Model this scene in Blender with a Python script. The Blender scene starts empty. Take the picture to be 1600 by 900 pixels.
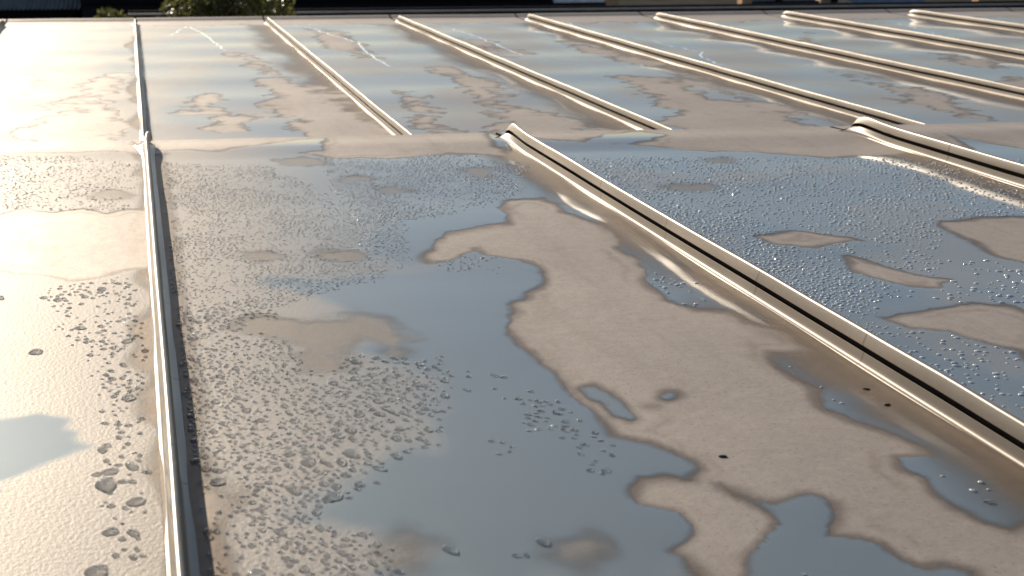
import bpy, math, random
import numpy as np

random.seed(7)
rng = np.random.default_rng(11)
R = math.radians
scene = bpy.context.scene
col = scene.collection

# ------------------------------------------------------------------ camera
FPX, PX, PY = 1900.0, 283.0, 450.0          # focal length and principal point, photo pixels
PITCH, YAW, ROLL = math.atan(603 / 1900), R(2.30), 0.0078
CAMZ = 0.350
_sp, _cp, _sy, _cy = math.sin(PITCH), math.cos(PITCH), math.sin(YAW), math.cos(YAW)
cd = np.array([_sy * _cp, _cy * _cp, -_sp])
_r = np.array([_cy, -_sy, 0]); _u = np.array([_sy * _sp, _cy * _sp, _cp])
CR = math.cos(ROLL) * _r - math.sin(ROLL) * _u
CU = math.sin(ROLL) * _r + math.cos(ROLL) * _u
CP = np.array([0, 0, CAMZ])
cam_data = bpy.data.cameras.new('camera')
cam = bpy.data.objects.new('camera', cam_data); col.objects.link(cam)
cam_data.sensor_width = 36.0
cam_data.lens = 36.0 * FPX / 1600
cam_data.shift_x = (800 - PX) / 1600
cam_data.clip_start = 0.02; cam_data.clip_end = 3000
from mathutils import Matrix, Vector
cam.matrix_world = Matrix(((CR[0], CU[0], -cd[0], CP[0]), (CR[1], CU[1], -cd[1], CP[1]),
                           (CR[2], CU[2], -cd[2], CP[2]), (0, 0, 0, 1)))
cam_data.dof.use_dof = True
cam_data.dof.focus_distance = 1.15
cam_data.dof.aperture_fstop = 16.0
scene.camera = cam

# ------------------------------------------------------------------ sky, sun, exposure
SUN_EL, SUN_AZ = R(23.0), R(-17.0)           # azimuth from +Y towards +X
world = bpy.data.worlds.new('World'); scene.world = world; world.use_nodes = True
wn = world.node_tree; wn.nodes.clear()
sky = wn.nodes.new('ShaderNodeTexSky'); sky.sky_type = 'NISHITA'; sky.sun_disc = False
sky.sun_elevation = SUN_EL; sky.sun_rotation = SUN_AZ
sky.air_density = 1.0; sky.dust_density = 0.9; sky.ozone_density = 2.0
bgn = wn.nodes.new('ShaderNodeBackground'); bgn.inputs[1].default_value = 0.072
won = wn.nodes.new('ShaderNodeOutputWorld')
wn.links.new(sky.outputs[0], bgn.inputs[0]); wn.links.new(bgn.outputs[0], won.inputs[0])
sl = bpy.data.lights.new('sun', 'SUN'); sl.energy = 5.0; sl.angle = R(0.5); sl.color = (1.0, 0.87, 0.71)
sun = bpy.data.objects.new('sun', sl); col.objects.link(sun)
sdir = Vector((math.sin(SUN_AZ) * math.cos(SUN_EL), math.cos(SUN_AZ) * math.cos(SUN_EL), math.sin(SUN_EL)))
sun.rotation_euler = sdir.to_track_quat('Z', 'Y').to_euler()
sun.location = (0, 0, 20)
vs = scene.view_settings
vs.view_transform = 'Standard'; vs.look = 'None'; vs.gamma = 1.0; vs.use_curve_mapping = False
vs.exposure = 0.6
scene.cycles.use_denoising = True
scene.cycles.max_bounces = 10; scene.cycles.transparent_max_bounces = 12
scene.cycles.sample_clamp_indirect = 6.0

# ------------------------------------------------------------------ helpers
def ray(x, y):
    d = cd + (x - PX) / FPX * CR - (y - PY) / FPX * CU
    return d
def on_plane(x, y, z=0.0):
    d = ray(x, y); t = (z - CAMZ) / d[2]; p = CP + t * d
    return (p[0], p[1])
def at_depth(x, y, Y):
    d = ray(x, y); t = Y / d[1]; p = CP + t * d
    return Vector(p)
def pix(p):
    v = np.asarray(p) - CP
    z = v @ cd
    return PX + FPX * (v @ CR) / z, PY - FPX * (v @ CU) / z, z

class Noise:
    """smooth value noise, any number of octaves, on numpy arrays"""
    def __init__(self, seed):
        self.t = np.random.default_rng(seed).random((128, 128)) * 2 - 1
    def one(self, x, y):
        xi = np.floor(x).astype(int); yi = np.floor(y).astype(int)
        fx = x - xi; fy = y - yi
        fx = fx * fx * (3 - 2 * fx); fy = fy * fy * (3 - 2 * fy)
        t = self.t
        a = t[yi % 128, xi % 128]; b = t[yi % 128, (xi + 1) % 128]
        c = t[(yi + 1) % 128, xi % 128]; d = t[(yi + 1) % 128, (xi + 1) % 128]
        return (a * (1 - fx) + b * fx) * (1 - fy) + (c * (1 - fx) + d * fx) * fy
    def __call__(self, x, y, octs=3):
        s = 0; a = 1.0; k = 1.0
        for i in range(octs):
            s = s + a * self.one(x * k + 13.7 * i, y * k + 5.1 * i); a *= .5; k *= 2.03
        return s

def sdf(poly, X, Y):
    """signed distance to a polygon, positive inside"""
    P = np.asarray(poly); Q = np.roll(P, -1, 0)
    d2 = np.full(X.shape, 1e9); ins = np.zeros(X.shape, bool)
    for (ax, ay), (bx, by) in zip(P, Q):
        ex, ey = bx - ax, by - ay
        t = np.clip(((X - ax) * ex + (Y - ay) * ey) / (ex * ex + ey * ey + 1e-12), 0, 1)
        d2 = np.minimum(d2, (X - ax - t * ex) ** 2 + (Y - ay - t * ey) ** 2)
        c = ((ay > Y) != (by > Y)) & (X < (bx - ax) * (Y - ay) / (by - ay + 1e-15) + ax)
        ins ^= c
    d = np.sqrt(d2)
    return np.where(ins, d, -d)
def sstep(a, b, x):
    t = np.clip((x - a) / (b - a), 0, 1); return t * t * (3 - 2 * t)
def oval(x, y, rx, ry, n=14):
    return [(x + rx * math.cos(2 * math.pi * i / n), y + ry * math.sin(2 * math.pi * i / n)) for i in range(n)]
def plane_poly(pts, z=0.0):
    return [on_plane(x, y, z) for x, y in pts]

def mesh_np(name, verts, faces, smooth=True):
    me = bpy.data.meshes.new(name)
    me.from_pydata([tuple(v) for v in verts] if not isinstance(verts, np.ndarray) else verts.tolist(), [],
                   faces if not isinstance(faces, np.ndarray) else faces.tolist())
    if smooth:
        me.polygons.foreach_set('use_smooth', np.ones(len(me.polygons), bool))
    me.update()
    return me
def link(name, me, mat=None, parent=None):
    o = bpy.data.objects.new(name, me); col.objects.link(o)
    if mat and me and not me.materials: me.materials.append(mat)
    if parent: o.parent = parent
    return o
def attr(me, name, vals):
    a = me.attributes.new(name, 'FLOAT', 'POINT'); a.data.foreach_set('value', np.asarray(vals, dtype=np.float32).ravel())
def tag(o, label=None, cat=None, group=None, kind=None):
    if label: o['label'] = label
    if cat: o['category'] = cat
    if group: o['group'] = group
    if kind: o['kind'] = kind
    return o
def empty(name, loc=(0, 0, 0)):
    o = bpy.data.objects.new(name, None); o.empty_display_size = .1; o.location = loc; col.objects.link(o); return o
def box_data(x0, x1, y0, y1, z0, z1):
    v = [(x0, y0, z0), (x1, y0, z0), (x1, y1, z0), (x0, y1, z0), (x0, y0, z1), (x1, y0, z1), (x1, y1, z1), (x0, y1, z1)]
    f = [(0, 3, 2, 1), (4, 5, 6, 7), (0, 1, 5, 4), (1, 2, 6, 5), (2, 3, 7, 6), (3, 0, 4, 7)]
    return v, f
def box(name, x0, x1, y0, y1, z0, z1, mat, parent=None):
    v, f = box_data(x0, x1, y0, y1, z0, z1)
    return link(name, mesh_np(name, v, f, False), mat, parent)

# ------------------------------------------------------------------ materials
class NT:
    def __init__(self, name):
        self.m = bpy.data.materials.new(name); self.m.use_nodes = True
        self.t = self.m.node_tree; self.t.nodes.clear()
        self.out = self.n('ShaderNodeOutputMaterial')
    def n(self, typ, **kw):
        nd = self.t.nodes.new(typ)
        for k, v in kw.items(): setattr(nd, k, v)
        return nd
    def l(self, a, b): self.t.links.new(a, b)
    def val(self, nd, **kw):
        for k, v in kw.items(): nd.inputs[k.replace('_', ' ')].default_value = v
        return nd
    def mathn(self, op, a, b=None, clamp=False):
        nd = self.n('ShaderNodeMath', operation=op); nd.use_clamp = clamp
        for i, s in enumerate((a, b)):
            if s is None: continue
            if isinstance(s, (int, float)): nd.inputs[i].default_value = s
            else: self.l(s, nd.inputs[i])
        return nd.outputs[0]
    def noise(self, scale, detail=3, rough=.55, vec=None, stretch=None):
        tc = self.n('ShaderNodeTexCoord')
        mp = self.n('ShaderNodeMapping')
        if stretch: mp.inputs['Scale'].default_value = stretch
        self.l(tc.outputs['Object'], mp.inputs[0])
        nz = self.n('ShaderNodeTexNoise'); nz.inputs['Scale'].default_value = scale
        nz.inputs['Detail'].default_value = detail; nz.inputs['Roughness'].default_value = rough
        self.l(mp.outputs[0], nz.inputs['Vector'])
        return nz.outputs[0]
    def ramp(self, fac, a, b, c0, c1):
        r = self.n('ShaderNodeValToRGB'); e = r.color_ramp.elements
        e[0].position = a; e[1].position = b; e[0].color = (*c0, 1); e[1].color = (*c1, 1)
        self.l(fac, r.inputs[0]); return r.outputs[0]
    def mix(self, fac, a, b, typ='MIX'):
        nd = self.n('ShaderNodeMix', data_type='RGBA', blend_type=typ)
        for i, s in ((0, fac), (6, a), (7, b)):
            if isinstance(s, (int, float)): nd.inputs[i].default_value = s
            elif isinstance(s, tuple): nd.inputs[i].default_value = (*s, 1)
            else: self.l(s, nd.inputs[i])
        return nd.outputs[2]
    def lerp(self, fac, a, b):
        nd = self.n('ShaderNodeMapRange'); self.l(fac, nd.inputs[0])
        nd.inputs[3].default_value = a; nd.inputs[4].default_value = b
        return nd.outputs[0]
    def attr(self, name):
        a = self.n('ShaderNodeAttribute'); a.attribute_name = name; return a.outputs['Fac']
    def bump(self, h, strength, dist):
        b = self.n('ShaderNodeBump'); b.inputs['Strength'].default_value = strength
        b.inputs['Distance'].default_value = dist; self.l(h, b.inputs['Height']); return b.outputs[0]

def mat_metal():
    N = NT('weathered_roof_metal')
    p = N.n('ShaderNodeBsdfPrincipled')
    damp = N.attr('damp'); tide = N.attr('tide')
    big = N.noise(5, 4); mid = N.noise(30, 5, .65); fine = N.noise(900, 2, .6); spk = N.noise(330, 3, .7); run = N.noise(26, 4, .6, stretch=(1, .14, 1))
    c = N.ramp(big, .3, .7, (.310, .268, .229), (.375, .327, .281))
    c = N.mix(N.lerp(mid, 0, .75), c, (.250, .218, .186))
    c = N.mix(N.ramp(run, .50, .75, (0, 0, 0), (.35, .35, .35)), c, (.185, .152, .118))
    c = N.mix(N.ramp(spk, .56, .70, (0, 0, 0), (.6, .6, .6)), c, (.15, .125, .10))
    c = N.mix(N.ramp(N.noise(95, 4, .7), .48, .68, (0, 0, 0), (.45, .45, .45)), c, (.36, .315, .27))
    c = N.mix(N.mathn('MULTIPLY', tide, .45), c, (.17, .13, .098))
    c = N.mix(damp, c, (.15, .12, .095))
    N.l(c, p.inputs['Base Color'])
    N.val(p, Metallic=.48, Specular_IOR_Level=.30)
    r = N.mathn('ADD', N.lerp(mid, .58, .70), N.mathn('MULTIPLY', damp, -.10))
    N.l(r, p.inputs['Roughness'])
    b1 = N.n('ShaderNodeBump'); b1.inputs['Strength'].default_value = .25; b1.inputs['Distance'].default_value = .0004
    N.l(fine, b1.inputs['Height'])
    b2 = N.n('ShaderNodeBump'); b2.inputs['Strength'].default_value = .35; b2.inputs['Distance'].default_value = .002
    N.l(mid, b2.inputs['Height']); N.l(b1.outputs[0], b2.inputs['Normal'])
    N.l(b2.outputs[0], p.inputs['Normal'])
    N.l(p.outputs[0], N.out.inputs[0])
    return N.m

def mat_seam(name='folded_seam_metal', r0=.32, r1=.48, k=1.0):
    N = NT(name)
    p = N.n('ShaderNodeBsdfPrincipled')
    big = N.noise(9, 4); streak = N.noise(60, 4, .6, stretch=(1, .12, 1))
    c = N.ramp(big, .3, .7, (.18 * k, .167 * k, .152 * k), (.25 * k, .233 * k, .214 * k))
    c = N.mix(N.lerp(streak, 0, .6), c, (.16, .125, .092))
    tc = N.n('ShaderNodeTexCoord'); sx = N.n('ShaderNodeSeparateXYZ'); N.l(tc.outputs['Object'], sx.inputs[0])
    ph = N.mathn('FRACT', N.mathn('ADD', N.mathn('MULTIPLY', sx.outputs[1], 5.3), N.mathn('MULTIPLY', N.noise(3, 1), .8)))
    mark = N.mathn('MULTIPLY', N.mathn('LESS_THAN', ph, .012), .55)
    c = N.mix(mark, c, (.06, .05, .04))
    N.l(c, p.inputs['Base Color'])
    N.val(p, Metallic=.65)
    N.l(N.lerp(streak, r0, r1), p.inputs['Roughness'])
    N.l(N.bump(N.noise(220, 3), .12, .0006), p.inputs['Normal'])
    N.l(p.outputs[0], N.out.inputs[0])
    return N.m

def mat_film():
    """thin water lying on the metal: fresnel mirror over slightly cloudy clear water; 'dew' = beaded fine droplets, 'film' = depth"""
    N = NT('water_film')
    dew = N.attr('dew'); film = N.attr('film')
    tr = N.n('ShaderNodeBsdfTransparent')
    N.l(N.mix(film, (.95, .94, .92), (.74, .77, .80)), tr.inputs[0])
    fine = N.noise(330, 3, .6); wav = N.noise(14, 2, .5)
    b2 = N.n('ShaderNodeBump'); b2.inputs['Distance'].default_value = .0008; b2.inputs['Strength'].default_value = .35
    N.l(wav, b2.inputs['Height'])
    b1 = N.n('ShaderNodeBump'); b1.inputs['Distance'].default_value = .0012; N.l(N.mathn('MULTIPLY', dew, .40), b1.inputs['Strength'])
    N.l(fine, b1.inputs['Height']); N.l(b2.outputs[0], b1.inputs['Normal'])
    still = N.n('ShaderNodeBsdfGlossy'); still.inputs['Roughness'].default_value = .07; N.l(b2.outputs[0], still.inputs['Normal'])
    beads = N.n('ShaderNodeBsdfGlossy'); beads.inputs['Roughness'].default_value = .55; N.l(b1.outputs[0], beads.inputs['Normal'])
    beads.inputs[0].default_value = (.46, .44, .41, 1)
    df = N.n('ShaderNodeBsdfDiffuse'); N.l(b1.outputs[0], df.inputs['Normal'])
    N.l(N.mix(dew, (.58, .68, .72), (.64, .605, .55)), df.inputs[0])
    fs = N.n('ShaderNodeBsdfGlossy'); fs.inputs['Roughness'].default_value = .62; N.l(N.mix(dew, (.60, .69, .72), (.61, .575, .525)), fs.inputs[0])
    N.l(b1.outputs[0], fs.inputs['Normal'])
    sc = N.n('ShaderNodeMixShader'); sc.inputs[0].default_value = .45; N.l(df.outputs[0], sc.inputs[1]); N.l(fs.outputs[0], sc.inputs[2])
    fr = N.n('ShaderNodeFresnel'); fr.inputs['IOR'].default_value = 1.55
    gl = N.n('ShaderNodeMixShader'); N.l(N.mathn('MULTIPLY', dew, .85), gl.inputs[0])
    N.l(still.outputs[0], gl.inputs[1]); N.l(beads.outputs[0], gl.inputs[2])
    dm = N.mathn('MULTIPLY', film, N.mathn('ADD', N.mathn('MULTIPLY', dew, .14), .27))
    m0 = N.n('ShaderNodeMixShader'); N.l(dm, m0.inputs[0])
    N.l(tr.outputs[0], m0.inputs[1]); N.l(sc.outputs[0], m0.inputs[2])
    mx = N.n('ShaderNodeMixShader'); N.l(N.mathn('MULTIPLY', fr.outputs[0], film), mx.inputs[0])
    N.l(m0.outputs[0], mx.inputs[1]); N.l(gl.outputs[0], mx.inputs[2])
    N.l(mx.outputs[0], N.out.inputs[0])
    return N.m

def mat_drop():
    """clear beads; 'pale' = white mixed in for sky glints and sunlight through the beads"""
    N = NT('water_droplet')
    p = N.n('ShaderNodeBsdfPrincipled')
    N.val(p, Roughness=.02, IOR=1.33, Transmission_Weight=1.0)
    p.inputs['Base Color'].default_value = (.93, .96, .98, 1)
    pale = N.attr('pale')
    tr = N.n('ShaderNodeBsdfTransparent'); tr.inputs[0].default_value = (.90, .93, .95, 1)
    df = N.n('ShaderNodeBsdfDiffuse'); df.inputs[0].default_value = (.72, .77, .80, 1)  # glints on the beads put into the colour as white diffuse
    gl = N.n('ShaderNodeBsdfGlossy'); gl.inputs['Roughness'].default_value = .10
    fr = N.n('ShaderNodeFresnel'); fr.inputs['IOR'].default_value = 1.45
    a = N.n('ShaderNodeMixShader'); a.inputs[0].default_value = .50; N.l(tr.outputs[0], a.inputs[1]); N.l(df.outputs[0], a.inputs[2])
    b = N.n('ShaderNodeMixShader'); N.l(fr.outputs[0], b.inputs[0]); N.l(a.outputs[0], b.inputs[1]); N.l(gl.outputs[0], b.inputs[2])
    c = N.n('ShaderNodeMixShader'); N.l(pale, c.inputs[0]); N.l(p.outputs[0], c.inputs[1]); N.l(b.outputs[0], c.inputs[2])
    N.l(c.outputs[0], N.out.inputs[0])
    return N.m

def mat_plain(name, c, rough=.7, metal=0.0, scale=6, var=.25, bump=0.0, spec=.3):
    N = NT(name)
    p = N.n('ShaderNodeBsdfPrincipled')
    nz = N.noise(scale, 5, .6)
    lo = tuple(x * (1 - var) for x in c); hi = tuple(min(1, x * (1 + var)) for x in c)
    N.l(N.ramp(nz, .3, .7, lo, hi), p.inputs['Base Color'])
    N.val(p, Roughness=rough, Metallic=metal, Specular_IOR_Level=spec)
    if bump: N.l(N.bump(nz, bump, .02), p.inputs['Normal'])
    N.l(p.outputs[0], N.out.inputs[0])
    return N.m

def mat_leaf():
    N = NT('leaf')
    p = N.n('ShaderNodeBsdfPrincipled'); t = N.n('ShaderNodeBsdfTranslucent')
    nz = N.noise(14, 2)
    c = N.ramp(nz, .3, .7, (.045, .05, .018), (.10, .105, .035))
    N.l(c, p.inputs['Base Color']); N.val(p, Roughness=.42)
    t.inputs[0].default_value = (.13, .13, .03, 1)
    mx = N.n('ShaderNodeMixShader'); mx.inputs[0].default_value = .35
    N.l(p.outputs[0], mx.inputs[1]); N.l(t.outputs[0], mx.inputs[2]); N.l(mx.outputs[0], N.out.inputs[0])
    return N.m

M_METAL, M_SEAM, M_FILM, M_DROP, M_LEAF = mat_metal(), mat_seam(), mat_film(), mat_drop(), mat_leaf()
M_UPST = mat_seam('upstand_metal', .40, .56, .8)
M_SEAM_LOW, M_UPST_LOW = mat_seam('lower_seam_metal', .38, .54, .68), mat_seam('lower_upstand_metal', .44, .60, .55)  # darker, rougher copies of the seam metal for the lower roof
M_GROOVE_SHADE = mat_plain('groove_shade', (.035, .027, .020), .95, scale=40, spec=.02)  # near-black colour stands in for the shade inside the seam groove
M_BLACK = mat_plain('black_bitumen', (.012, .012, .013), .95, spec=0.0)
M_DARK = mat_plain('dark_cladding', (.018, .018, .02), .9, spec=.02)
M_CORR = mat_plain('dark_corrugated_steel', (.15, .145, .14), .40, .3)
M_RENDER = mat_plain('grey_render', (.32, .30, .27), .85)
M_GROUND = mat_plain('yard_ground', (.05, .048, .04), .95, scale=.4, spec=0.0)
M_BARK = mat_plain('bark', (.07, .05, .035), .9, scale=20)
M_TIMBER = mat_plain('orange_timber', (.46, .26, .12), .6, scale=10)
M_WHITE = mat_plain('white_paint', (.72, .73, .74), .5)
M_BLUE = mat_plain('blue_grey_sheet', (.16, .19, .23), .5)
M_TAN = mat_plain('tan_wall', (.55, .43, .30), .8)
M_DEBRIS = mat_plain('dark_debris', (.03, .022, .016), .8)

# ------------------------------------------------------------------ roof geometry
PU, PL = 0.551, 0.522                         # sheet widths, upper and lower roof
ZL = -0.1105                                  # level of the lower roof
YC = 1.873                                    # crest of the upper roof
XA = 0.0240; XF = 0.0260                      # first seam of each roof
YE = 5.07                                     # far edge of the lower roof
n1, n2, n3, n4 = Noise(1), Noise(2), Noise(3), Noise(4)

SKEW = .0266                                  # the sheets' front edge is not quite square to the seams
def shear(X, Y): return Y + SKEW * X * sstep(1.0, YC, Y)
def z_up(X, Y):
    X = np.asarray(X, float); Y = np.asarray(Y, float) - SKEW * X
    z = .00045 * np.sin(Y * 2 * math.pi / .31 + 1.1 + .6 * n1(X * 2, Y * 1.2, 1)) + .0007 * n1(X * 2.2 + 4, Y * 5.5, 2)
    z = z + .0006 * n2(X * 7, Y * 9, 1) * .4
    k = sstep(1.70, 1.83, Y)
    lip = (.0032 + .0016 * n2(X * 3, Y * 0, 2)) * sstep(1.69, 1.78, Y) - .0050 * sstep(1.775, YC, Y)
    return z * (1 - .6 * k) + lip
def z_lo(X, Y):
    X = np.asarray(X, float); Y = np.asarray(Y, float)
    z = .0008 * np.sin(Y * 2 * math.pi / .36 + .5 * n1(X * 2, Y, 1)) + .0012 * n2(X * 2 + 9, Y * 4, 2)
    return ZL + z + .010 * sstep(YE - .045, YE - .01, Y)

# ---- wet and dry outlines, as seen on the upper roof plane
DRY_U = [
 [(805,312),(850,309),(880,328),(950,362),(968,388),(1000,408),(1012,440),(1042,470),(1088,487),(1135,487),(1175,503),(1245,522),
  (1262,548),(1205,548),(1195,560),(1240,590),(1275,607),(1287,637),(1335,660),(1385,677),(1430,697),(1452,711),(1402,716),(1412,733),
  (1440,748),(1458,772),(1490,795),(1535,817),(1580,828),(1640,815),(1640,960),(1545,960),(1528,888),(1480,879),(1440,883),(1405,870),
  (1380,850),(1340,838),(1295,836),(1305,802),(1296,783),(1268,771),(1232,775),(1205,785),(1150,772),(1122,757),(1150,776),(1195,800),
  (1212,818),(1195,846),(1168,866),(1148,905),(1105,905),(1070,868),(1050,862),(1086,842),(1084,820),(1060,802),(1030,795),(1000,785),
  (989,766),(1004,750),(1040,745),(1085,754),(1074,746),(1100,734),(1085,719),(1062,711),(1040,700),(1020,689),(962,681),(946,660),
  (922,637),(897,620),(886,600),(870,579),(840,560),(815,540),(795,511),(795,490),(820,470),(850,450),(857,432),(845,418),(810,405),
  (760,399),(740,388),(700,406),(668,411),(680,385),(698,364),(750,354),(792,350),(800,336),(780,325)],
 # left of the first seam
 [(-150,340),(-40,330),(0,335),(40,326),(85,335),(130,324),(165,333),(200,325),(237,329),(243,418),(225,419),(185,424),(150,435),(110,438),(60,428),(0,420),(-150,425)],
 # right of the second seam
 [(1465,346),(1530,342),(1640,338),(1640,420),(1600,412),(1560,400),(1530,385),(1490,364)],
 [(1186,370),(1240,361),(1330,370),(1345,376),(1275,386),(1210,382)],
 [(1326,400),(1372,411),(1432,428),(1482,437),(1468,450),(1420,449),(1376,438),(1336,426)],
 [(1376,496),(1450,485),(1520,473),(1570,478),(1640,500),(1640,600),(1592,548),(1540,535),(1480,515),(1420,513)],
 # the raised end of the sheets
 [(-300,190),(560,190),(760,190),(790,243),(700,240),(600,247),(520,247),(495,240),(300,236),(-300,247)],
 [(800,190),(2300,160),(2300,215),(1640,238),(1440,232),(1400,241),(1290,246),(1190,238),(1060,233),(960,226),(850,222),(815,212)],
]
WET_U = [   # puddles that lie inside the dry areas
 [(898,606),(930,599),(956,611),(976,634),(1003,656),(985,661),(960,650),(940,631),(915,622)],
 oval(1047,617,26,10),
 [(290,241),(400,229),(465,217),(512,213),(503,236),(440,246),(330,250)],
 [(757,198),(786,202),(812,228),(806,243),(776,230),(760,212)],
 [(855,234),(905,225),(950,210),(1000,203),(1038,211),(1022,222),(955,229),(900,240)],
 [(200,206),(238,206),(240,258),(228,262),(216,240)],
 [(1478,212),(1640,238),(1640,262),(1540,245)],
]
SMOOTH_U = [  # still water without beads
 [(-120,655),(0,652),(60,653),(100,657),(132,676),(125,690),(100,708),(50,740),(0,772),(-120,840)],
 [(430,440),(600,430),(860,420),(830,470),(795,500),(830,560),(900,630),(1100,720),(1100,860),(1000,910),(610,910),(700,860),(640,845),(480,815),(500,795),
  (600,730),(690,690),(690,640),(690,585),(560,545),(640,530),(560,490)],
 [(600,350),(780,320),(800,345),(690,370),(640,410),(580,400)],
 [(880,300),(1000,400),(1050,480),(1200,545),(1640,760),(1640,900),(1150,910),(1150,800)],
 [(1060,330),(1180,345),(1420,440),(1440,470),(1340,500),(1250,440),(1350,410),(1160,372)],
 [(960,240),(1060,245),(1150,262),(1100,275),(1000,262)],
 [(1390,540),(1500,560),(1600,600),(1640,640),(1500,600),(1380,560)],
]
THIN_U = [   # almost dried off
 [(365,512),(400,497),(470,505),(530,500),(560,487),(600,500),(637,530),(615,556),(597,540),(562,524),(536,545),(537,582),(470,582),
  (465,545),(430,525),(380,521)],
 [(610,852),(640,838),(670,846),(668,866),(648,882),(618,884),(604,868)],
 oval(905,858,36,17), oval(470,253,36,6), oval(552,280,24,4), oval(612,297,22,6), oval(415,400,32,6), oval(541,400,36,7), oval(750,269,26,7),
 oval(335,790,14,26),
 oval(165,304,30,6), oval(1085,292,36,5), oval(1120,250,20,4),
]
DAMP_U = [
 [(1105,750),(1150,760),(1210,785),(1205,815),(1170,790),(1125,768)],
 [(930,850),(1000,850),(1060,858),(1110,880),(1130,910),(900,910),(860,880)],
 oval(1016,635,20,6), oval(1055,749,30,7), oval(1130,714,4,2),
 [(850,300),(900,310),(1000,400),(1100,460),(1240,540),(1400,640),(1640,770),(1640,730),(1400,590),(1200,470),(1000,345),(900,280)],
 [(690,330),(800,318),(800,350),(700,372),(660,412),(640,395)],
 [(1395,440),(1500,452),(1560,475),(1500,470),(1430,462),(1340,470),(1345,455)],
 [(590,890),(600,840),(650,828),(690,850),(700,910),(590,910)],
]
DRY_L = [
 [(188,114),(150,120),(118,136),(132,150),(88,165),(112,172),(55,206),(40,235),(170,235),(186,200),(178,184),(188,170),(160,150),(192,130)],
 [(-60,128),(20,118),(68,122),(40,131),(-60,140)], [(-60,165),(10,150),(32,152),(-60,180)],
 [(285,178),(308,152),(330,149),(345,170),(400,184),(375,205),(320,205),(350,190)],
 [(368,84),(420,98),(460,128),(530,150),(600,195),(640,235),(470,235),(438,180),(402,130),(430,120)],
 [(480,45),(540,52),(560,85),(575,92),(540,80),(505,62)],
 [(612,142),(660,150),(690,200),(720,205),(640,205),(650,180)],
 [(690,105),(760,122),(790,160),(880,180),(990,240),(760,240),(770,175),(720,140)],
 [(765,85),(800,90),(745,75)], [(700,58),(760,65),(830,85),(790,82)],
 [(950,115),(1040,125),(1110,150),(1230,180),(1320,230),(1010,195),(1060,175),(1000,140)],
 [(890,65),(960,80),(1050,110),(980,95),(910,78)], [(1060,120),(1150,150),(1290,188),(1170,165)],
 [(1290,110),(1360,125),(1470,150),(1540,185),(1420,165),(1380,140)], [(1480,85),(1540,95),(1560,110),(1500,100)],
 [(1245,60),(1265,52),(1268,72),(1255,72)], [(1465,55),(1480,58),(1485,68),(1470,66)],
 [(1570,115),(1640,130),(1640,150),(1580,135)],
 [(-400,28),(400,26),(1800,6),(1800,20),(1350,32),(600,38),(-400,46)],
]
THIN_U = [plane_poly(p) for p in THIN_U]
DRY_U = [plane_poly(p) for p in DRY_U]; WET_U = [plane_poly(p) for p in WET_U]
SMOOTH_U = [plane_poly(p) for p in SMOOTH_U]; DAMP_U = [plane_poly(p) for p in DAMP_U]
DRY_L = [plane_poly(p, ZL) for p in DRY_L]

def wet_upper(X, Y):
    w = np.full(X.shape, .2)
    for p in DRY_U: w = np.minimum(w, -sdf(p, X, Y))
    for p in WET_U: w = np.maximum(w, sdf(p, X, Y))
    k = sstep(.5, 1.3, Y)
    return w + (.0022 + .0035 * k) * n3(X * 38, Y * 30, 3) + .0012 * n4(X * 130, Y * 95, 2)
def dew_upper(X, Y):
    s = np.full(X.shape, -1.0)
    for p in SMOOTH_U: s = np.maximum(s, sdf(p, X, Y))
    return (1 - sstep(0, 1, (s + .010 * n4(X * 40, Y * 40, 2) + np.where(X < XA, .005, .022)) / np.where(X < XA, .012, .036))) * (1 - .88 * sstep(.06, .36, X) + .34 * sstep(.45, .6, X) * sstep(-.2, .5, n2(X * 9, Y * 9, 3)))
def film_upper(X, Y, w):
    f = np.clip(w / (.007 + .006 * n1(X * 16, Y * 16, 2)).clip(.0025, .02), 0, 1); f = f * f * (3 - 2 * f)
    for p in THIN_U: f = f * (1 - .72 * sstep(-.016, .010, sdf(p, X, Y) + .010 * n4(X * 45, Y * 45, 3)))
    lx = (X - XA) % PU                     # film mask shaped to keep each seam's shadow strip dark and glare streaks off
    f = f * np.maximum(sstep(0, 1, (PU - lx + .018 * n4(X * 20, Y * 14, 2) - np.where(X < XA, .008, .028)) / np.where(X < XA, .02, .057)) * sstep(.015, .032, lx + .004 * n4(X * 60, Y * 40, 2)), sstep(1.72, 1.77, Y))
    return f
def film_lower(X, Y, w):
    lx = (X - XF) % PL
    return sstep(0, .012, w) * sstep(0, 1, (PL - lx + .03 * n4(X * 12, Y * 6, 3) - np.where(X < XF, .005, .035)) / np.where(X < XF, .03, .095)) * sstep(.006, .02, lx)
def damp_upper(X, Y, w):
    d = sstep(-.008, .001, w + .004 * n4(X * 25, Y * 25, 2))
    lx = (X - XA) % PU
    d = np.maximum(d, .75 * (X > XA) * (1 - sstep(.016, .060, PU - lx + .022 * n4(X * 20, Y * 14, 3))) * (Y < YC - .2))
    for p in THIN_U: d = d * (1 - .8 * sstep(-.006, .008, sdf(p, X, Y) + .005 * n4(X * 45, Y * 45, 3)))
    for p in DAMP_U: d = np.maximum(d, sstep(-.006, .012, sdf(p, X, Y) + .004 * n4(X * 50, Y * 50, 2)) * .9)
    return d
def tide(X, Y, w):
    a = np.exp(-((w + .016 + .007 * n2(X * 18, Y * 18, 3)) / .0032) ** 2)
    return a * sstep(-.5, .6, n1(X * 12, Y * 12, 2))
def wet_lower(X, Y):
    w = np.full(X.shape, .2)
    for p in DRY_L: w = np.minimum(w, -sdf(p, X, Y))
    return w + .035 * n3(X * 9, Y * 7, 4) + .026 * n4(X * 20, Y * 30, 3) + .016 * n2(X * 45, Y * 75, 2)
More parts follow.
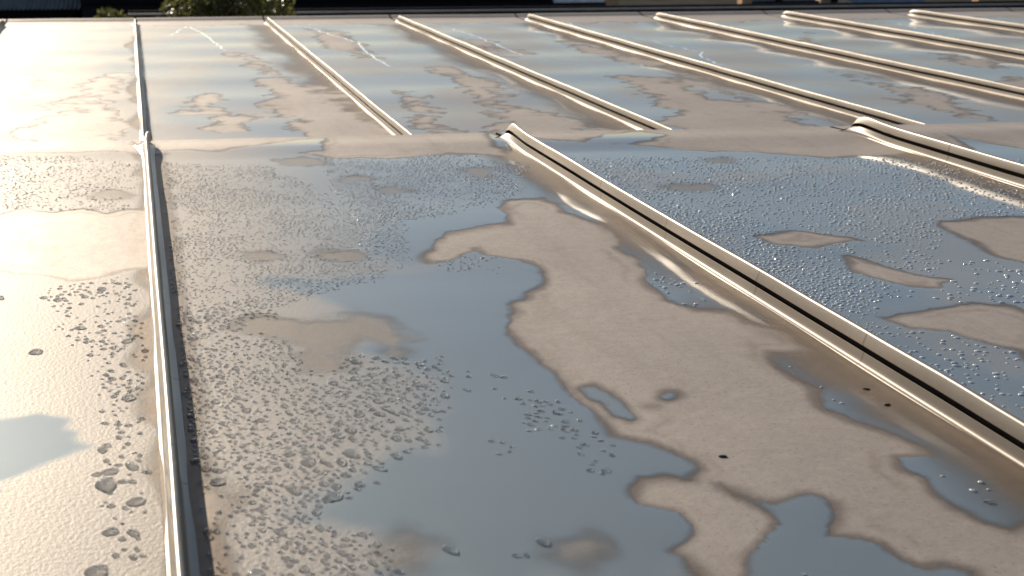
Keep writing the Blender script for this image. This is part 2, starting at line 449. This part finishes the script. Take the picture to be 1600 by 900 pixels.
def dew_lower(X, Y):
    return np.clip(.32 + sstep(-.6, .9, n2(X * 6 + 3, Y * 4, 3)) * .6 + .2 * (1 - sstep(-.4, .3, X)), 0, 1)

def grid(x0, x1, dx, ys):
    xs = np.linspace(x0, x1, max(2, int(round((x1 - x0) / dx)) + 1))
    return np.meshgrid(xs, ys)
def grid_faces(nx, ny):
    i = np.arange((nx - 1) * (ny - 1)); r, c = i // (nx - 1), i % (nx - 1)
    a = r * nx + c
    return np.stack([a, a + 1, a + nx + 1, a + nx], 1)

def puddles(w, X, Y, zf, thick, edge, dewf, filmf, min_area):
    """marching-squares water sheets: one (verts, faces, dew) per connected pool"""
    ny, nx = w.shape
    ins = w > 0
    lab = np.zeros((ny - 1, nx - 1), int)
    anyin = ins[:-1, :-1] | ins[1:, :-1] | ins[:-1, 1:] | ins[1:, 1:]
    out = []; cur = 0
    ca = abs((X[0, 1] - X[0, 0]) * (Y[1, 0] - Y[0, 0]))
    for r0, c0 in zip(*np.nonzero(anyin)):
        if lab[r0, c0]: continue
        cur += 1; st = [(r0, c0)]; lab[r0, c0] = cur; cells = []
        while st:
            r, c = st.pop(); cells.append((r, c))
            for rr, cc in ((r + 1, c), (r - 1, c), (r, c + 1), (r, c - 1)):
                if 0 <= rr < ny - 1 and 0 <= cc < nx - 1 and anyin[rr, cc] and not lab[rr, cc]:
                    lab[rr, cc] = cur; st.append((rr, cc))
        if len(cells) * ca < min_area: continue
        vid = {}; V = []; W = []; Fc = []
        def corner(r, c):
            k = (r, c)
            if k not in vid:
                vid[k] = len(V); V.append((X[r, c], Y[r, c])); W.append(w[r, c])
            return vid[k]
        def cross(r1, c1, r2, c2):
            k = (r1, c1, r2, c2) if (r1, c1) < (r2, c2) else (r2, c2, r1, c1)
            if k not in vid:
                a, b = w[r1, c1], w[r2, c2]; t = a / (a - b)
                vid[k] = len(V)
                V.append((X[r1, c1] + t * (X[r2, c2] - X[r1, c1]), Y[r1, c1] + t * (Y[r2, c2] - Y[r1, c1]))); W.append(0.0)
            return vid[k]
        for r, c in cells:
            q = ((r, c), (r, c + 1), (r + 1, c + 1), (r + 1, c))
            f = []
            for i in range(4):
                a, b = q[i], q[(i + 1) % 4]
                if ins[a]: f.append(corner(*a))
                if ins[a] != ins[b]: f.append(cross(*a, *b))
            if len(f) >= 3: Fc.append(f)
        V = np.array(V); W = np.array(W)
        z = zf(V[:, 0], V[:, 1]) + .00008 + thick * np.sqrt(np.clip(W / edge, 0, 1))
        out.append((np.column_stack([V, z]), Fc, dewf(V[:, 0], V[:, 1]), len(cells) * ca, filmf(V[:, 0], V[:, 1], W)))
    out.sort(key=lambda o: -o[3])
    return out

# ---- seams
PROF = [(-.0110, -.0022), (-.0094, .0002), (-.0078, .0006), (-.0068, .0015), (-.0063, .0028), (-.0060, .0050), (-.0056, .0097), (-.0052, .0099), (-.0030, .0086), (-.0012, .0075), (-.0012, .0152),
        (-.0066, .0152), (-.0074, .0157), (-.0075, .0168), (-.0060, .0250), (-.0056, .0261), (-.0047, .0268), (-.0036, .0271), (-.0024, .0268), (-.0015, .0259), (-.0011, .0248),
        (.0010, .0120), (.0016, .0060), (.0024, .0032), (.0048, .0014), (.0085, .0004), (.0100, -.0022)]
def seam_zu(x, y):
    yy = y - SKEW * x
    return .0032 * sstep(1.69, 1.78, yy) - .0050 * sstep(1.775, YC, yy)
def seam_zl(x, y): return ZL
def seam_mesh(x0, y0, y1, zf, seed, step=.02, flare=1.0, fold0=False, hs=1.0):
    ys = [y0]
    while ys[-1] < y1 - .12: ys.append(ys[-1] + step)
    ys += list(np.linspace(y1 - .11, y1, 16))
    ys = np.array(ys); P = np.array(PROF)
    wob = .0005 * n1(ys * 3 + seed * 7.3, ys * 0 + seed, 3); wz = .0006 * n2(ys * 8 + seed * 3.1, ys * 0, 2)
    V = []
    for y, wx, wh in zip(ys, wob, wz):
        t = max(0, 1 - (y1 - y) / .10)               # 0..1 along the end
        zb = float(zf(x0, y))
        e = math.sqrt(max(0, 1 - max(0, (t - .55) / .45) ** 2.2))
        hh = hs * (1 - .08 * t) * (.48 + .52 * e)
        fl = 1 + flare * 1.0 * t ** 1.5
        for px, pz in P:
            low = 1 - min(1, max(0, pz) / .013)
            xx = px * (1 + (fl - 1) * low if px < 0 else 1 + .15 * (fl - 1) * low)
            V.append((x0 + xx + wx * min(1, max(0, pz) / .01) + .009 * t ** 2 * max(0, pz) / .027, y, zb + pz * hh + wh * pz / .027))
    n = len(P); V = np.array(V).reshape(len(ys), n, 3); out = []
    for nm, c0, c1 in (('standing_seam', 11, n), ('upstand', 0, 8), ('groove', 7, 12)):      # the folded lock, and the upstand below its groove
        W = V[:, c0:c1].reshape(-1, 3); m = c1 - c0; F = []
        for i in range(len(ys) - 1):
            for j in range(m - 1):
                a = i * m + j; F.append((a, a + m, a + m + 1, a + 1))
        F.append(tuple(range((len(ys) - 1) * m, len(ys) * m))); F.append(tuple(reversed(range(m))))
        me = mesh_np(nm, W, F); me.set_sharp_from_angle(angle=R(38)); out.append(me)
    return out

# ------------------------------------------------------------------ ground and the building under the roofs
gv, gf = box_data(-1500, 1500, -800, 2500, -5.3, -5.0)
ground = link('ground', mesh_np('ground', gv, gf, False), M_GROUND); tag(ground, 'packed earth yard far below the roofs', None, None, 'structure')

upper = empty('upper_roof', (0, 0, 0))
tag(upper, 'nearer raised metal roof with two tall seams, beaded with water, in the foreground', 'roof')
lower = empty('lower_roof', (0, 0, 0))
tag(lower, 'farther and lower wet metal roof with many parallel standing seams', 'roof')
house = empty('building_walls', (0, 3, -5))
tag(house, 'rendered walls carrying the wet metal roofs', 'building')
def hbox(n, x0, x1, y0, y1, z0, z1, m):
    o = box(n, x0, x1, y0 - 3, y1 - 3, z0 + 5, z1 + 5, m, house); return o
hbox('wall', -2.05, 5.9, YC - .02, YE - .05, -5, ZL - .03, M_RENDER)
hbox('wall', -1.55, 2.6, -1.95, YC - .05, -5, -.03, M_RENDER)

# upper panels
NU0, NU1 = -3, 4
ys_fine = np.concatenate([np.arange(-2.0, .40, .06), np.arange(.40, YC, .0045)])
fold = [(.004, -.0008), (.008, -.003), (.011, -.0065), (.012, -.011), (.012, -.05), (.012, ZL * -0 - .118)]
water = []          # (verts, faces, dew, area, roof, panel index)
for k in range(NU0, NU1):
    x0 = XA + k * PU + .003; x1 = XA + (k + 1) * PU - .004
    fine = -1 <= k <= 2
    X, Y = grid(x0, x1, .0045 if fine else .03, ys_fine if fine else np.linspace(-2, YC, 60))
    Y = shear(X, Y)
    Z = z_up(X, Y); w = wet_upper(X, Y); dmp = damp_upper(X, Y, w)
    # the front fold over the step
    Xf = [X]; Yf = [Y]; Zf = [Z]; Df = [dmp]
    for dy, dz in fold:
        Xf.append(X[-1:]); Yf.append(Y[-1:] + dy); Zf.append(Z[-1:] + dz); Df.append(dmp[-1:] * .5)
    XX, YY, ZZ, DD = map(np.vstack, (Xf, Yf, Zf, Df))
    me = mesh_np('roof_panel', np.column_stack([XX.ravel(), YY.ravel(), ZZ.ravel()]), grid_faces(XX.shape[1], XX.shape[0]))
    attr(me, 'damp', DD)
    wt = np.vstack([w] + [w[-1:]] * len(fold)); attr(me, 'tide', tide(XX, YY, wt))
    link('roof_panel', me, M_METAL, upper)
    if fine:
        yy = np.arange(.40, YC, .0034)
        X, Y = grid(x0 + .004, x1 - .006, .0034, yy); Y = shear(X, Y)
        for q in puddles(wet_upper(X, Y), X, Y, z_up, .00022, .012, dew_upper, film_upper, .00022): water.append((*q, 'u', k))
for k in range(NU0, NU1 + 1):
    me = seam_mesh(XA + k * PU, -2.0, YC - .060 + SKEW * (XA + k * PU), seam_zu, k + 5)
    so = link('standing_seam', me[0], M_SEAM, upper); link('upstand', me[1], M_UPST, so); link('groove', me[2], M_GROOVE_SHADE, so)

# lower panels
NL0, NL1 = -3, 10
for k in range(NL0, NL1):
    x0 = XF + k * PL + .003; x1 = XF + (k + 1) * PL - .004
    ys = np.concatenate([np.linspace(YC + .10, 2.25, 8), np.arange(2.28, YE, .012)])
    X, Y = grid(x0, x1, .008, ys)
    Z = z_lo(X, Y); w = wet_lower(X, Y); dmp = sstep(-.02, .004, w)
    Xf = [X]; Yf = [Y]; Zf = [Z]; Df = [dmp]
    for dy, dz in [(.004, .001), (.008, .0005), (.011, -.003), (.012, -.009), (.012, -.09)]:
        Xf.append(X[-1:]); Yf.append(Y[-1:] + dy); Zf.append(Z[-1:] + dz); Df.append(dmp[-1:] * 0)
    XX, YY, ZZ, DD = map(np.vstack, (Xf, Yf, Zf, Df))
    me = mesh_np('roof_panel', np.column_stack([XX.ravel(), YY.ravel(), ZZ.ravel()]), grid_faces(XX.shape[1], XX.shape[0]))
    attr(me, 'damp', DD)
    wt = np.vstack([w] + [w[-1:]] * 5); attr(me, 'tide', tide(XX, YY, wt))
    link('roof_panel', me, M_METAL, lower)
    if -2 <= k <= 8:
        X, Y = grid(x0 + .004, x1 - .005, .008, np.arange(2.25, YE, .008))
        for q in puddles(wet_lower(X, Y), X, Y, z_lo, .0003, .02, dew_lower, film_lower, .012): water.append((*q, 'l', k))
for k in range(NL0, NL1 + 1):
    me = seam_mesh(XF + k * PL, YC + .10, YE - .16, seam_zl, k + 31, flare=.6)
    so = link('standing_seam', me[0], M_SEAM_LOW, lower); link('upstand', me[1], M_UPST_LOW, so); link('groove', me[2], M_GROOVE_SHADE, so)

# ------------------------------------------------------------------ water lying on the sheets
side_u = {-1: 'left of the nearest curved seam', 0: 'between the two foreground seams', 1: 'right of the second foreground seam', 2: 'beyond the third foreground seam'}
lab_count = {}
onum = ['leftmost', 'first', 'second', 'third', 'fourth', 'fifth', 'sixth', 'seventh', 'eighth', 'ninth', 'tenth', 'eleventh', 'twelfth']
ordw = ['largest', 'second largest', 'third largest', 'fourth largest', 'fifth largest', 'sixth largest', 'seventh largest', 'eighth largest', 'ninth largest', 'tenth largest']
for V, Fc, dew, area, film, roof, k in water:
    c = V.mean(0)
    me = mesh_np('puddle', V - c, Fc); attr(me, 'dew', dew); attr(me, 'film', film)
    o = link('puddle', me, M_FILM); o.location = c
    i = lab_count.get((roof, k), 0); lab_count[(roof, k)] = i + 1
    rank = ordw[min(i, 9)]
    if roof == 'u': s = f'{rank} sheet of clear water on the metal {side_u[k]}'
    else: s = f'{rank} water sheet on the lower roof between its {onum[k + 2]} and {onum[k + 3]} visible seams'
    tag(o, s, 'puddle', 'water lying on the roofs')

# ------------------------------------------------------------------ droplets
def in_poly(poly, X, Y): return sdf(poly, X, Y)
def drops_zone(pts, spacing, rmin, rmax, keep=1.0, soft=.01, only_wet=True, big=0.0):
    p = np.array(plane_poly(pts))
    x0, y0 = p.min(0); x1, y1 = p.max(0)
    nx = int((x1 - x0) / spacing) + 1; ny = int((y1 - y0) / (spacing * .87)) + 1
    gx, gy = np.meshgrid(np.arange(nx), np.arange(ny))
    x = x0 + (gx + .5 * (gy % 2)) * spacing + rng.uniform(-.33, .33, gx.shape) * spacing
    y = y0 + gy * spacing * .87 + rng.uniform(-.33, .33, gx.shape) * spacing
    x = x.ravel(); y = y.ravel()
    s = sdf(p, x, y) + soft * .8 * n4(x * 30, y * 30, 2)
    pr = keep * sstep(-soft, soft, s) * (.35 + .65 * sstep(-.7, .4, n2(x * 22, y * 22, 2)))
    for t in THIN_U: pr = pr * (1 - sstep(-.006, .006, sdf(t, x, y)))
    m = rng.random(len(x)) < pr
    if only_wet: m &= wet_upper(x, y) > .004
    x, y = x[m], y[m]
    r = rmin + (rmax - rmin) * rng.random(len(x)) ** 1.8
    if big: r = np.where(rng.random(len(x)) < big, r * rng.uniform(1.3, 1.9, len(x)), r)
    lx = (x - XA) % PU
    ok = (lx > .012) & (lx < PU - .016)
    return list(zip(x[ok], y[ok], r[ok]))
D = []
# between the seams, dense on the left
D += drops_zone([(262,470),(400,470),(470,540),(480,590),(540,590),(690,560),(690,625),(640,690),(560,740),(500,800),(480,822),(600,850),(620,920),(300,920),(275,700)], .0052, .0012, .0025, .99, big=.10)
D += drops_zone([(262,255),(420,260),(560,330),(640,330),(640,410),(480,470),(420,480),(262,470)], .0050, .0010, .0019, .95)
D += drops_zone([(500,245),(720,240),(830,262),(800,310),(690,340),(600,345),(520,300)], .0050, .0010, .0019, .95)
D += drops_zone([(490,555),(690,555),(690,690),(560,760),(490,800)], .0080, .0017, .0036, .8, big=.1)
D += drops_zone([(700,570),(790,580),(780,615),(700,610)], .0110, .0016, .0028, .5)
D += drops_zone([(790,610),(860,625),(960,690),(950,750),(890,700),(800,650)], .0080, .0018, .0030, .8)
D += drops_zone([(730,675),(800,680),(790,710),(740,700)], .0110, .0018, .0028, .6)
D += drops_zone([(780,815),(870,830),(870,910),(780,910)], .0085, .0020, .0042, .75)
D += drops_zone([(680,400),(790,400),(780,425),(680,425)], .0060, .0010, .0018, .8)
# left of the first seam
D += drops_zone([(-60,246),(150,246),(225,262),(190,330),(-60,325)], .0064, .0010, .0022, .8)
D += drops_zone([(75,450),(190,430),(222,470),(225,640),(160,640),(135,560),(80,480)], .0072, .0013, .0030, .75, big=.06)
D += drops_zone([(140,560),(215,560),(232,870),(180,880),(150,700)], .0074, .0014, .0030, .8, big=.12)
# right of the second seam
D += drops_zone([(850,245),(1080,245),(1600,250),(1640,330),(1470,345),(1440,440),(1330,500),(1250,470),(1050,360)], .0056, .0010, .0021, .72)
D += drops_zone([(1000,300),(1180,345),(1330,450),(1400,540),(1500,590),(1450,600),(1250,480)], .0056, .0010, .0021, .95)
D += drops_zone([(1380,500),(1600,540),(1640,660),(1560,640),(1420,560)], .0070, .0012, .0024, .45)
D += drops_zone([(1440,390),(1640,420),(1640,480),(1480,470),(1380,460)], .0075, .0012, .0026, .4)
# scattered beads along the wet strip below the second seam
D += drops_zone([(1010,420),(1100,450),(1130,485),(1050,475)], .0080, .0012, .0026, .5)
D += drops_zone([(1230,570),(1330,610),(1320,640),(1260,610)], .0100, .0012, .0024, .4)
D += drops_zone([(1440,715),(1560,740),(1580,800),(1500,790)], .0110, .0012, .0030, .5)
D += drops_zone([(900,605),(960,625),(980,650),(930,630)], .0120, .0012, .0022, .5)
D += drops_zone([(1180,860),(1500,890),(1500,915),(1180,915)], .0180, .0015, .0030, .5)
# single big beads
for x, y, r in [(165,760,.0075),(212,786,.0056),(205,730,.0050),(172,739,.0046),(150,893,.0062),(147,901,.0060),(703,860,.0048),(848,848,.0046),(56,551,.0052),(200,622,.0050),(172,832,.0045),
                (618,685,.0046),(458,768,.0052),(520,778,.0060),(340,755,.0048),(0,467,.005),(158,453,.0055),(90,470,.0045)]:
    px_, py_ = on_plane(x, y); D.append((px_, py_, r))

def drop_shape(seed, n=9, rings=((1, 0), (.97, .22), (.80, .62), (.45, .92))):
    g = np.random.default_rng(seed)
    ang = np.linspace(0, 2 * math.pi, n, endpoint=False)
    rad = 1 + .16 * np.sin(2 * ang + g.uniform(0, 6)) + .10 * np.sin(3 * ang + g.uniform(0, 6))
    V = []; F = []
    for k, h in rings:
        for a, q in zip(ang, rad): V.append((k * q * math.cos(a), k * q * math.sin(a), h))
    V.append((0, 0, 1.0)); m = len(rings)
    for i in range(m - 1):
        for j in range(n):
            F.append((i * n + j, i * n + (j + 1) % n, (i + 1) * n + (j + 1) % n, (i + 1) * n + j))
    for j in range(n): F.append(((m - 1) * n + j, (m - 1) * n + (j + 1) % n, m * n))
    return np.array(V), F
D.sort(key=lambda q: -q[2])
cellmap = {}; kept = []
for x, y, r in D:
    i, j = int(x / .012), int(y / .012)
    if any((x - a) ** 2 + (y - b) ** 2 < (1.08 * (r + c)) ** 2 for di in (-1, 0, 1) for dj in (-1, 0, 1) for a, b, c in cellmap.get((i + di, j + dj), ())): continue
    cellmap.setdefault((i, j), []).append((x, y, r)); kept.append((x, y, r))
D = np.array(kept)
px_ = np.array([pix((x, y, 0)) for x, y, r in D])
vis = (px_[:, 0] > 0) & (px_[:, 0] < 1600) & (px_[:, 1] > 0) & (px_[:, 1] < 900)
score = np.where(vis, D[:, 2] / px_[:, 2], 0)
order = np.argsort(-score)
big_i, rest_i = order[:300], order[300:]
zb = z_up(D[:, 0], D[:, 1])
shapes = [drop_shape(s) for s in range(8)]
shape_me = []
for V, F in shapes:
    me = mesh_np('water_droplet', V, F); me.materials.append(M_DROP); shape_me.append(me)
rot = rng.uniform(0, 6.28, len(D)); el = rng.uniform(.8, 1.35, len(D)); hr = rng.uniform(.36, .52, len(D))
where = lambda x: ('left of the curved seam' if x < XA else 'between foreground seams' if x < XA + PU else 'right of the second seam')
for i in big_i:
    o = bpy.data.objects.new('water_droplet', shape_me[i % 8]); col.objects.link(o)
    x, y, r = D[i]
    o.location = (x, y, zb[i] + .0003); o.rotation_euler = (0, 0, rot[i]); o.scale = (r * el[i], r / el[i] ** .5, r * hr[i])
    across = '' if x < XA or x > XA + PU else (', beside the seam' if x < .12 else ', by the still pool' if x < .26 else ', by the dry patch')
    along = 'near picture bottom' if y < .72 else 'halfway up' if y < 1.05 else 'towards the step'
    s = f'large water bead {where(x)}{across}, {along}'
    tag(o, s, 'droplet', s.replace('large water bead', 'large beads'))
low = [drop_shape(s + 50, 8, ((1, 0), (.90, .45), (.52, .88))) for s in range(8)]
VV = []; FF = []; off = 0
for i in rest_i:
    V, F = low[i % 8]
    x, y, r = D[i]; c, s = math.cos(rot[i]), math.sin(rot[i])
    a = V[:, 0] * r * el[i]; b = V[:, 1] * r / el[i] ** .5
    VV.append(np.column_stack([x + a * c - b * s, y + a * s + b * c, zb[i] + .0003 + V[:, 2] * r * hr[i]]))
    FF += [tuple(k + off for k in f) for f in F]; off += len(V)
VV = np.vstack(VV); dme = mesh_np('fine_dew', VV, FF)
attr(dme, 'pale', np.clip(.10 + .80 * sstep(.22, .60, VV[:, 0] + .12 * (VV[:, 1] - 1)), 0, 1))  # painted-in bead brightness, rising to the right
dewo = link('fine_dew', dme, M_DROP)
tag(dewo, 'countless small beads of dew spread over the foreground metal', 'dew', None, 'stuff')
print('drops', len(D), 'puddles', len(water))

# ------------------------------------------------------------------ trickles on the lower roof
def trickle(pts, wd, label):
    p = [np.array(on_plane(x, y, ZL)) for x, y in pts]
    q = []
    for a, b in zip(p[:-1], p[1:]):
        n = max(2, int(np.linalg.norm(b - a) / .012))
        for i in range(n): q.append(a + (b - a) * i / n)
    q.append(p[-1]); q = np.array(q)
    q = q + .006 * np.column_stack([n3(q[:, 0] * 30, q[:, 1] * 30, 2), n4(q[:, 0] * 30, q[:, 1] * 30, 2)])
    t = np.gradient(q, axis=0); t /= np.linalg.norm(t, axis=1)[:, None] + 1e-9
    nr = np.column_stack([-t[:, 1], t[:, 0]])
    V = []
    for i, (c, nn) in enumerate(zip(q, nr)):
        e = min(1, i / 6, (len(q) - 1 - i) / 6) * (.8 + .4 * math.sin(i * 1.3)) + .05
        for s, h in ((-1, 0), (-.6, .75), (0, 1), (.6, .75), (1, 0)):
            u = c + nn * s * wd * e
            V.append((u[0], u[1], float(z_lo(u[0], u[1])) + .0005 + h * .0007 * e))
    F = [(i * 5 + j, i * 5 + j + 1, i * 5 + j + 6, i * 5 + j + 5) for i in range(len(q) - 1) for j in range(4)]
    V = np.array(V); c = V.mean(0)
    o = link('water_trickle', mesh_np('water_trickle', V - c, F), M_DROP); o.location = c
    tag(o, label, 'trickle', 'water trickles on the lower roof')
trickle([(262,58),(292,42),(318,52),(335,66),(352,80)], .0032, 'short faint trickle of water just left of the second far seam')
trickle([(440,40),(485,44),(520,56),(560,66),(563,74),(592,95),(610,105)], .0032, 'pale crooked trickle running down between the second and third far seams')
trickle([(690,41),(720,50),(752,60),(800,80),(820,88)], .0032, 'pale straight trickle running down between the third and fourth far seams')
trickle([(880,34),(910,45),(950,55),(1000,61),(1050,72),(1098,82),(1092,88),(1140,106)], .0032, 'long pale trickle running down between the fourth and fifth far seams')
trickle([(1340,35),(1400,36),(1450,50),(1475,58),(1480,66)], .0032, 'thin trickle near the far right corner of the lower roof')

# ------------------------------------------------------------------ grit on the sheets
def debris(x, y, L, label):
    c = on_plane(x, y); g = np.random.default_rng(int(x))
    V = []; n = 7
    for h, k in ((0, 1), (.4, 1.05), (.75, .6)):
        for i in range(n):
            a = 2 * math.pi * i / n; q = k * (1 + .3 * g.uniform(-1, 1))
            V.append((L * q * math.cos(a), L * .55 * q * math.sin(a), h * L * .45))
    F = [(i * n + j, i * n + (j + 1) % n, (i + 1) * n + (j + 1) % n, (i + 1) * n + j) for i in range(2) for j in range(n)] + [tuple(range(2 * n, 3 * n))]
    o = link('debris', mesh_np('debris', V, F), M_DEBRIS)
    o.location = (c[0], c[1], float(z_up(*c)) + .0002); o.rotation_euler = (0, 0, g.uniform(-.6, .6))
    tag(o, label, 'debris', 'dark crumbs on the dry metal')
debris(1129, 714, .0026, 'dark crumb lying alone on the large dry patch')
debris(1354, 607, .0022, 'upper of two tiny dark crumbs beside the second foreground seam')
debris(1386, 632, .0026, 'lower of two tiny dark crumbs beside the second foreground seam')

# ------------------------------------------------------------------ beyond the roof
def wall_box(name, parent, xa, xb, ya, yb, Y, depth, mat, base=None):
    """box whose front face spans the given outline at distance Y"""
    a = at_depth(xa, ya, Y); b = at_depth(xb, yb, Y)
    z1 = at_depth((xa + xb) / 2, ya, Y).z; z0 = at_depth((xa + xb) / 2, yb, Y).z if base is None else base
    pl = parent.location if parent else Vector((0, 0, 0))
    return box(name, a.x - pl.x, b.x - pl.x, Y - pl.y, Y + depth - pl.y, z0 - pl.z, z1 - pl.z, mat, parent)

# long black flat-roofed shed
YB = 13.0
shed = empty('flat_roofed_shed', (at_depth(900, 10, YB).x, YB, -5))
tag(shed, 'long black shed with a flat roof just beyond the far roof edge', 'shed')
sw = wall_box('wall', shed, 205, 1750, 12, 40, YB + .06, 2.4, M_BLACK, -5)
for v in sw.data.vertices:                    # the roof falls away towards the back
    if v.co.z > 1 and v.co.y > 1: v.co.z -= .6
wall_box('fascia', shed, 200, 1755, 8.5, 19, YB, .04, M_DARK)
wall_box('gutter', shed, 200, 1755, 13, 15.5, YB - .1, .09, M_CORR)

# dark barn behind it, middle
YBN = 19.0
barn = empty('dark_barn', (at_depth(640, 0, YBN).x, YBN, -5))
tag(barn, 'dark clad barn standing behind the black shed, beside the tree', 'barn')
wall_box('wall', barn, 128, 862, 3.5, 40, YBN, 5, M_DARK, -5)
wall_box('roof', barn, 124, 868, -40, 2.6, YBN - .1, 5.2, M_BLACK)

# corrugated workshop on the left
YW = 21.0
ws = empty('corrugated_workshop', (at_depth(40, 14, YW).x, YW, -5))
tag(ws, 'dark workshop with a corrugated roof at the far left', 'workshop')
wall_box('wall', ws, -260, 120, 15, 60, YW, 6, M_BLACK, -5)
e0 = at_depth(-262, 13, YW - .15); e1 = at_depth(126, 13, YW - .15); pitch = .076
nxs = int((e1.x - e0.x) / pitch * 8)
V = []
for j in range(2):
    for i in range(nxs + 1):
        x = e0.x + (e1.x - e0.x) * i / nxs
        z = e1.z + .014 * math.cos(2 * math.pi * (x - e0.x) / pitch) + j * 1.3
        V.append((x - ws.location.x, j * 4.0 - .15, z + 5))
F = [(i, i + 1, i + nxs + 2, i + nxs + 1) for i in range(nxs)]
cr = link('corrugated_roof', mesh_np('corrugated_roof', V, F), M_CORR, ws)
md = cr.modifiers.new('thickness', 'SOLIDIFY'); md.thickness = .012
wall_box('eaves_board', ws, -262, 124, 14.5, 19, YW - .08, .05, M_DARK)

# trees
def leafy(name, cx, cy_row, Y, rx, rz, nleaf, size, seed, label, trunk_h=None):
    c = at_depth(cx, cy_row, Y); g = np.random.default_rng(seed)
    root = empty(name, (c.x, Y, -5)); tag(root, label, 'tree' if 'tree' in name else 'shrub')
    zc = c.z + 5
    V = []; F = []
    lobes = g.normal(0, .42, (9, 3)) * np.array([rx, rx * .8, rz])
    for i in range(nleaf):
        lo = lobes[g.integers(9)]; d = g.normal(0, 1, 3); d /= np.linalg.norm(d)
        p = lo + d * np.array([rx, rx * .8, rz]) * .55 * g.random() ** .45 + np.array([0, 0, zc])
        a = g.normal(0, 1, 3); a /= np.linalg.norm(a); b = np.cross(a, g.normal(0, 1, 3)); b /= np.linalg.norm(b)
        s = size * g.uniform(.6, 1.3); k = len(V)
        nn = np.cross(a, b)
        V += [p - a * s, p + b * s * .42 + nn * s * .1, p + a * s, p - b * s * .42 + nn * s * .1]; F += [(k, k + 1, k + 2), (k, k + 2, k + 3)]
    link('crown', mesh_np('crown', V, F, False), M_LEAF, root)
    # trunk with limbs
    V = []; F = []
    def limb(p0, p1, r0, r1, n=7):
        p0, p1 = np.array(p0, float), np.array(p1, float); t = p1 - p0; t /= np.linalg.norm(t)
        u = np.cross(t, (.3, .9, .1)); u /= np.linalg.norm(u); v = np.cross(t, u); k = len(V); m = 5
        for i in range(m):
            f = i / (m - 1); q = p0 + (p1 - p0) * f + .03 * math.sin(3 * f) * u; r = r0 + (r1 - r0) * f
            for j in range(n):
                a = 2 * math.pi * j / n; V.append(q + r * (math.cos(a) * u + math.sin(a) * v))
        for i in range(m - 1):
            for j in range(n): F.append((k + i * n + j, k + i * n + (j + 1) % n, k + (i + 1) * n + (j + 1) % n, k + (i + 1) * n + j))
    limb((0, 0, 0), (0, 0, zc - rz * .5), .07, .04)
    for lo in lobes: limb((0, 0, zc - rz * .55), lo * .9 + np.array([0, 0, zc]), .03, .006, 5)
    link('trunk', mesh_np('trunk', V, F), M_BARK, root)
leafy('small_tree', 338, 2, 10.0, .34, .34, 3400, .030, 3, 'small olive green tree beyond the far roof edge, left of the dark barn')
leafy('low_shrub', 176, 26, 12.0, .19, .10, 900, .024, 5, 'low olive shrub beyond the far roof edge, left of the small tree')

# lit things behind the shed on the right
YR = 24.0
def post(xa, xb, label):
    a = at_depth(xa, 0, YR); b = at_depth(xb, 0, YR)
    w = b.x - a.x; o = empty('timber_post', ((a.x + b.x) / 2, YR, -5)); tag(o, label, 'post', 'timber posts behind the shed')
    box('shaft', -w / 2, w / 2, -w / 2, w / 2, 0, 4.4, M_TIMBER, o); box('footing', -w, w, -w, w, 0, .25, M_RENDER, o)
    box('cap', -w * .7, w * .7, -w * .7, w * .7, 4.4, 4.5, M_TIMBER, o)
post(950, 965, 'slim tan timber post standing right of the white wall behind the shed')
post(1156, 1171, 'orange timber post standing left of the pale blue wall behind the shed')
def back_wall(name, xa, xb, ya, mat, label, Y=YR + 1, yb=3.0, trim=M_BLACK):
    o = empty(name, (at_depth((xa + xb) / 2, ya, Y).x, Y, -5)); tag(o, label, 'wall')
    wall_box('plinth', o, xa, xb, yb, 60, Y - .02, .25, trim, -5)
    wall_box('panel', o, xa, xb, -60, yb, Y, .2, mat)
    wall_box('coping', o, xa - 2, xb + 2, -64, -60, Y - .03, .26, trim)
    return o
back_wall('white_wall', 868, 944, 0, M_WHITE, 'white painted wall behind the shed, left of the slim timber post', yb=4)
back_wall('pale_blue_wall', 1174, 1272, 0, M_BLUE, 'pale blue wall behind the shed, right of the orange timber post', yb=2)
back_wall('tan_wall', 1291, 1331, 0, M_TAN, 'small sunlit tan wall behind the shed', yb=7)
back_wall('brown_wall', 1540, 1640, 0, M_TIMBER, 'brown timber wall at the far right behind the shed', yb=9)

YK = 22.0
car = empty('corrugated_carport', (at_depth(1400, 7, YK).x, YK, -5)); tag(car, 'blue grey corrugated carport roof behind the shed at the right', 'carport')
e0 = at_depth(1336, 7, YK); e1 = at_depth(1450, 7, YK); nxs = int((e1.x - e0.x) / .11 * 8); V = []
for j in range(2):
    for i in range(nxs + 1):
        x = e0.x + (e1.x - e0.x) * i / nxs
        V.append((x - car.location.x, j * 3.0, e0.z + 5 + .016 * math.cos(2 * math.pi * (x - e0.x) / .11) + j * .9))
cr = link('corrugated_roof', mesh_np('corrugated_roof', V, [(i, i + 1, i + nxs + 2, i + nxs + 1) for i in range(nxs)]), M_BLUE, car)
md = cr.modifiers.new('thickness', 'SOLIDIFY'); md.thickness = .012
for xx in (e0.x + .1, e1.x - .1):
    for yy, zz in ((.1, -.03), (2.8, .75)):
        box('post', xx - .05 - car.location.x, xx + .05 - car.location.x, yy, yy + .1, 0, e0.z + 5 + zz, M_DARK, car)
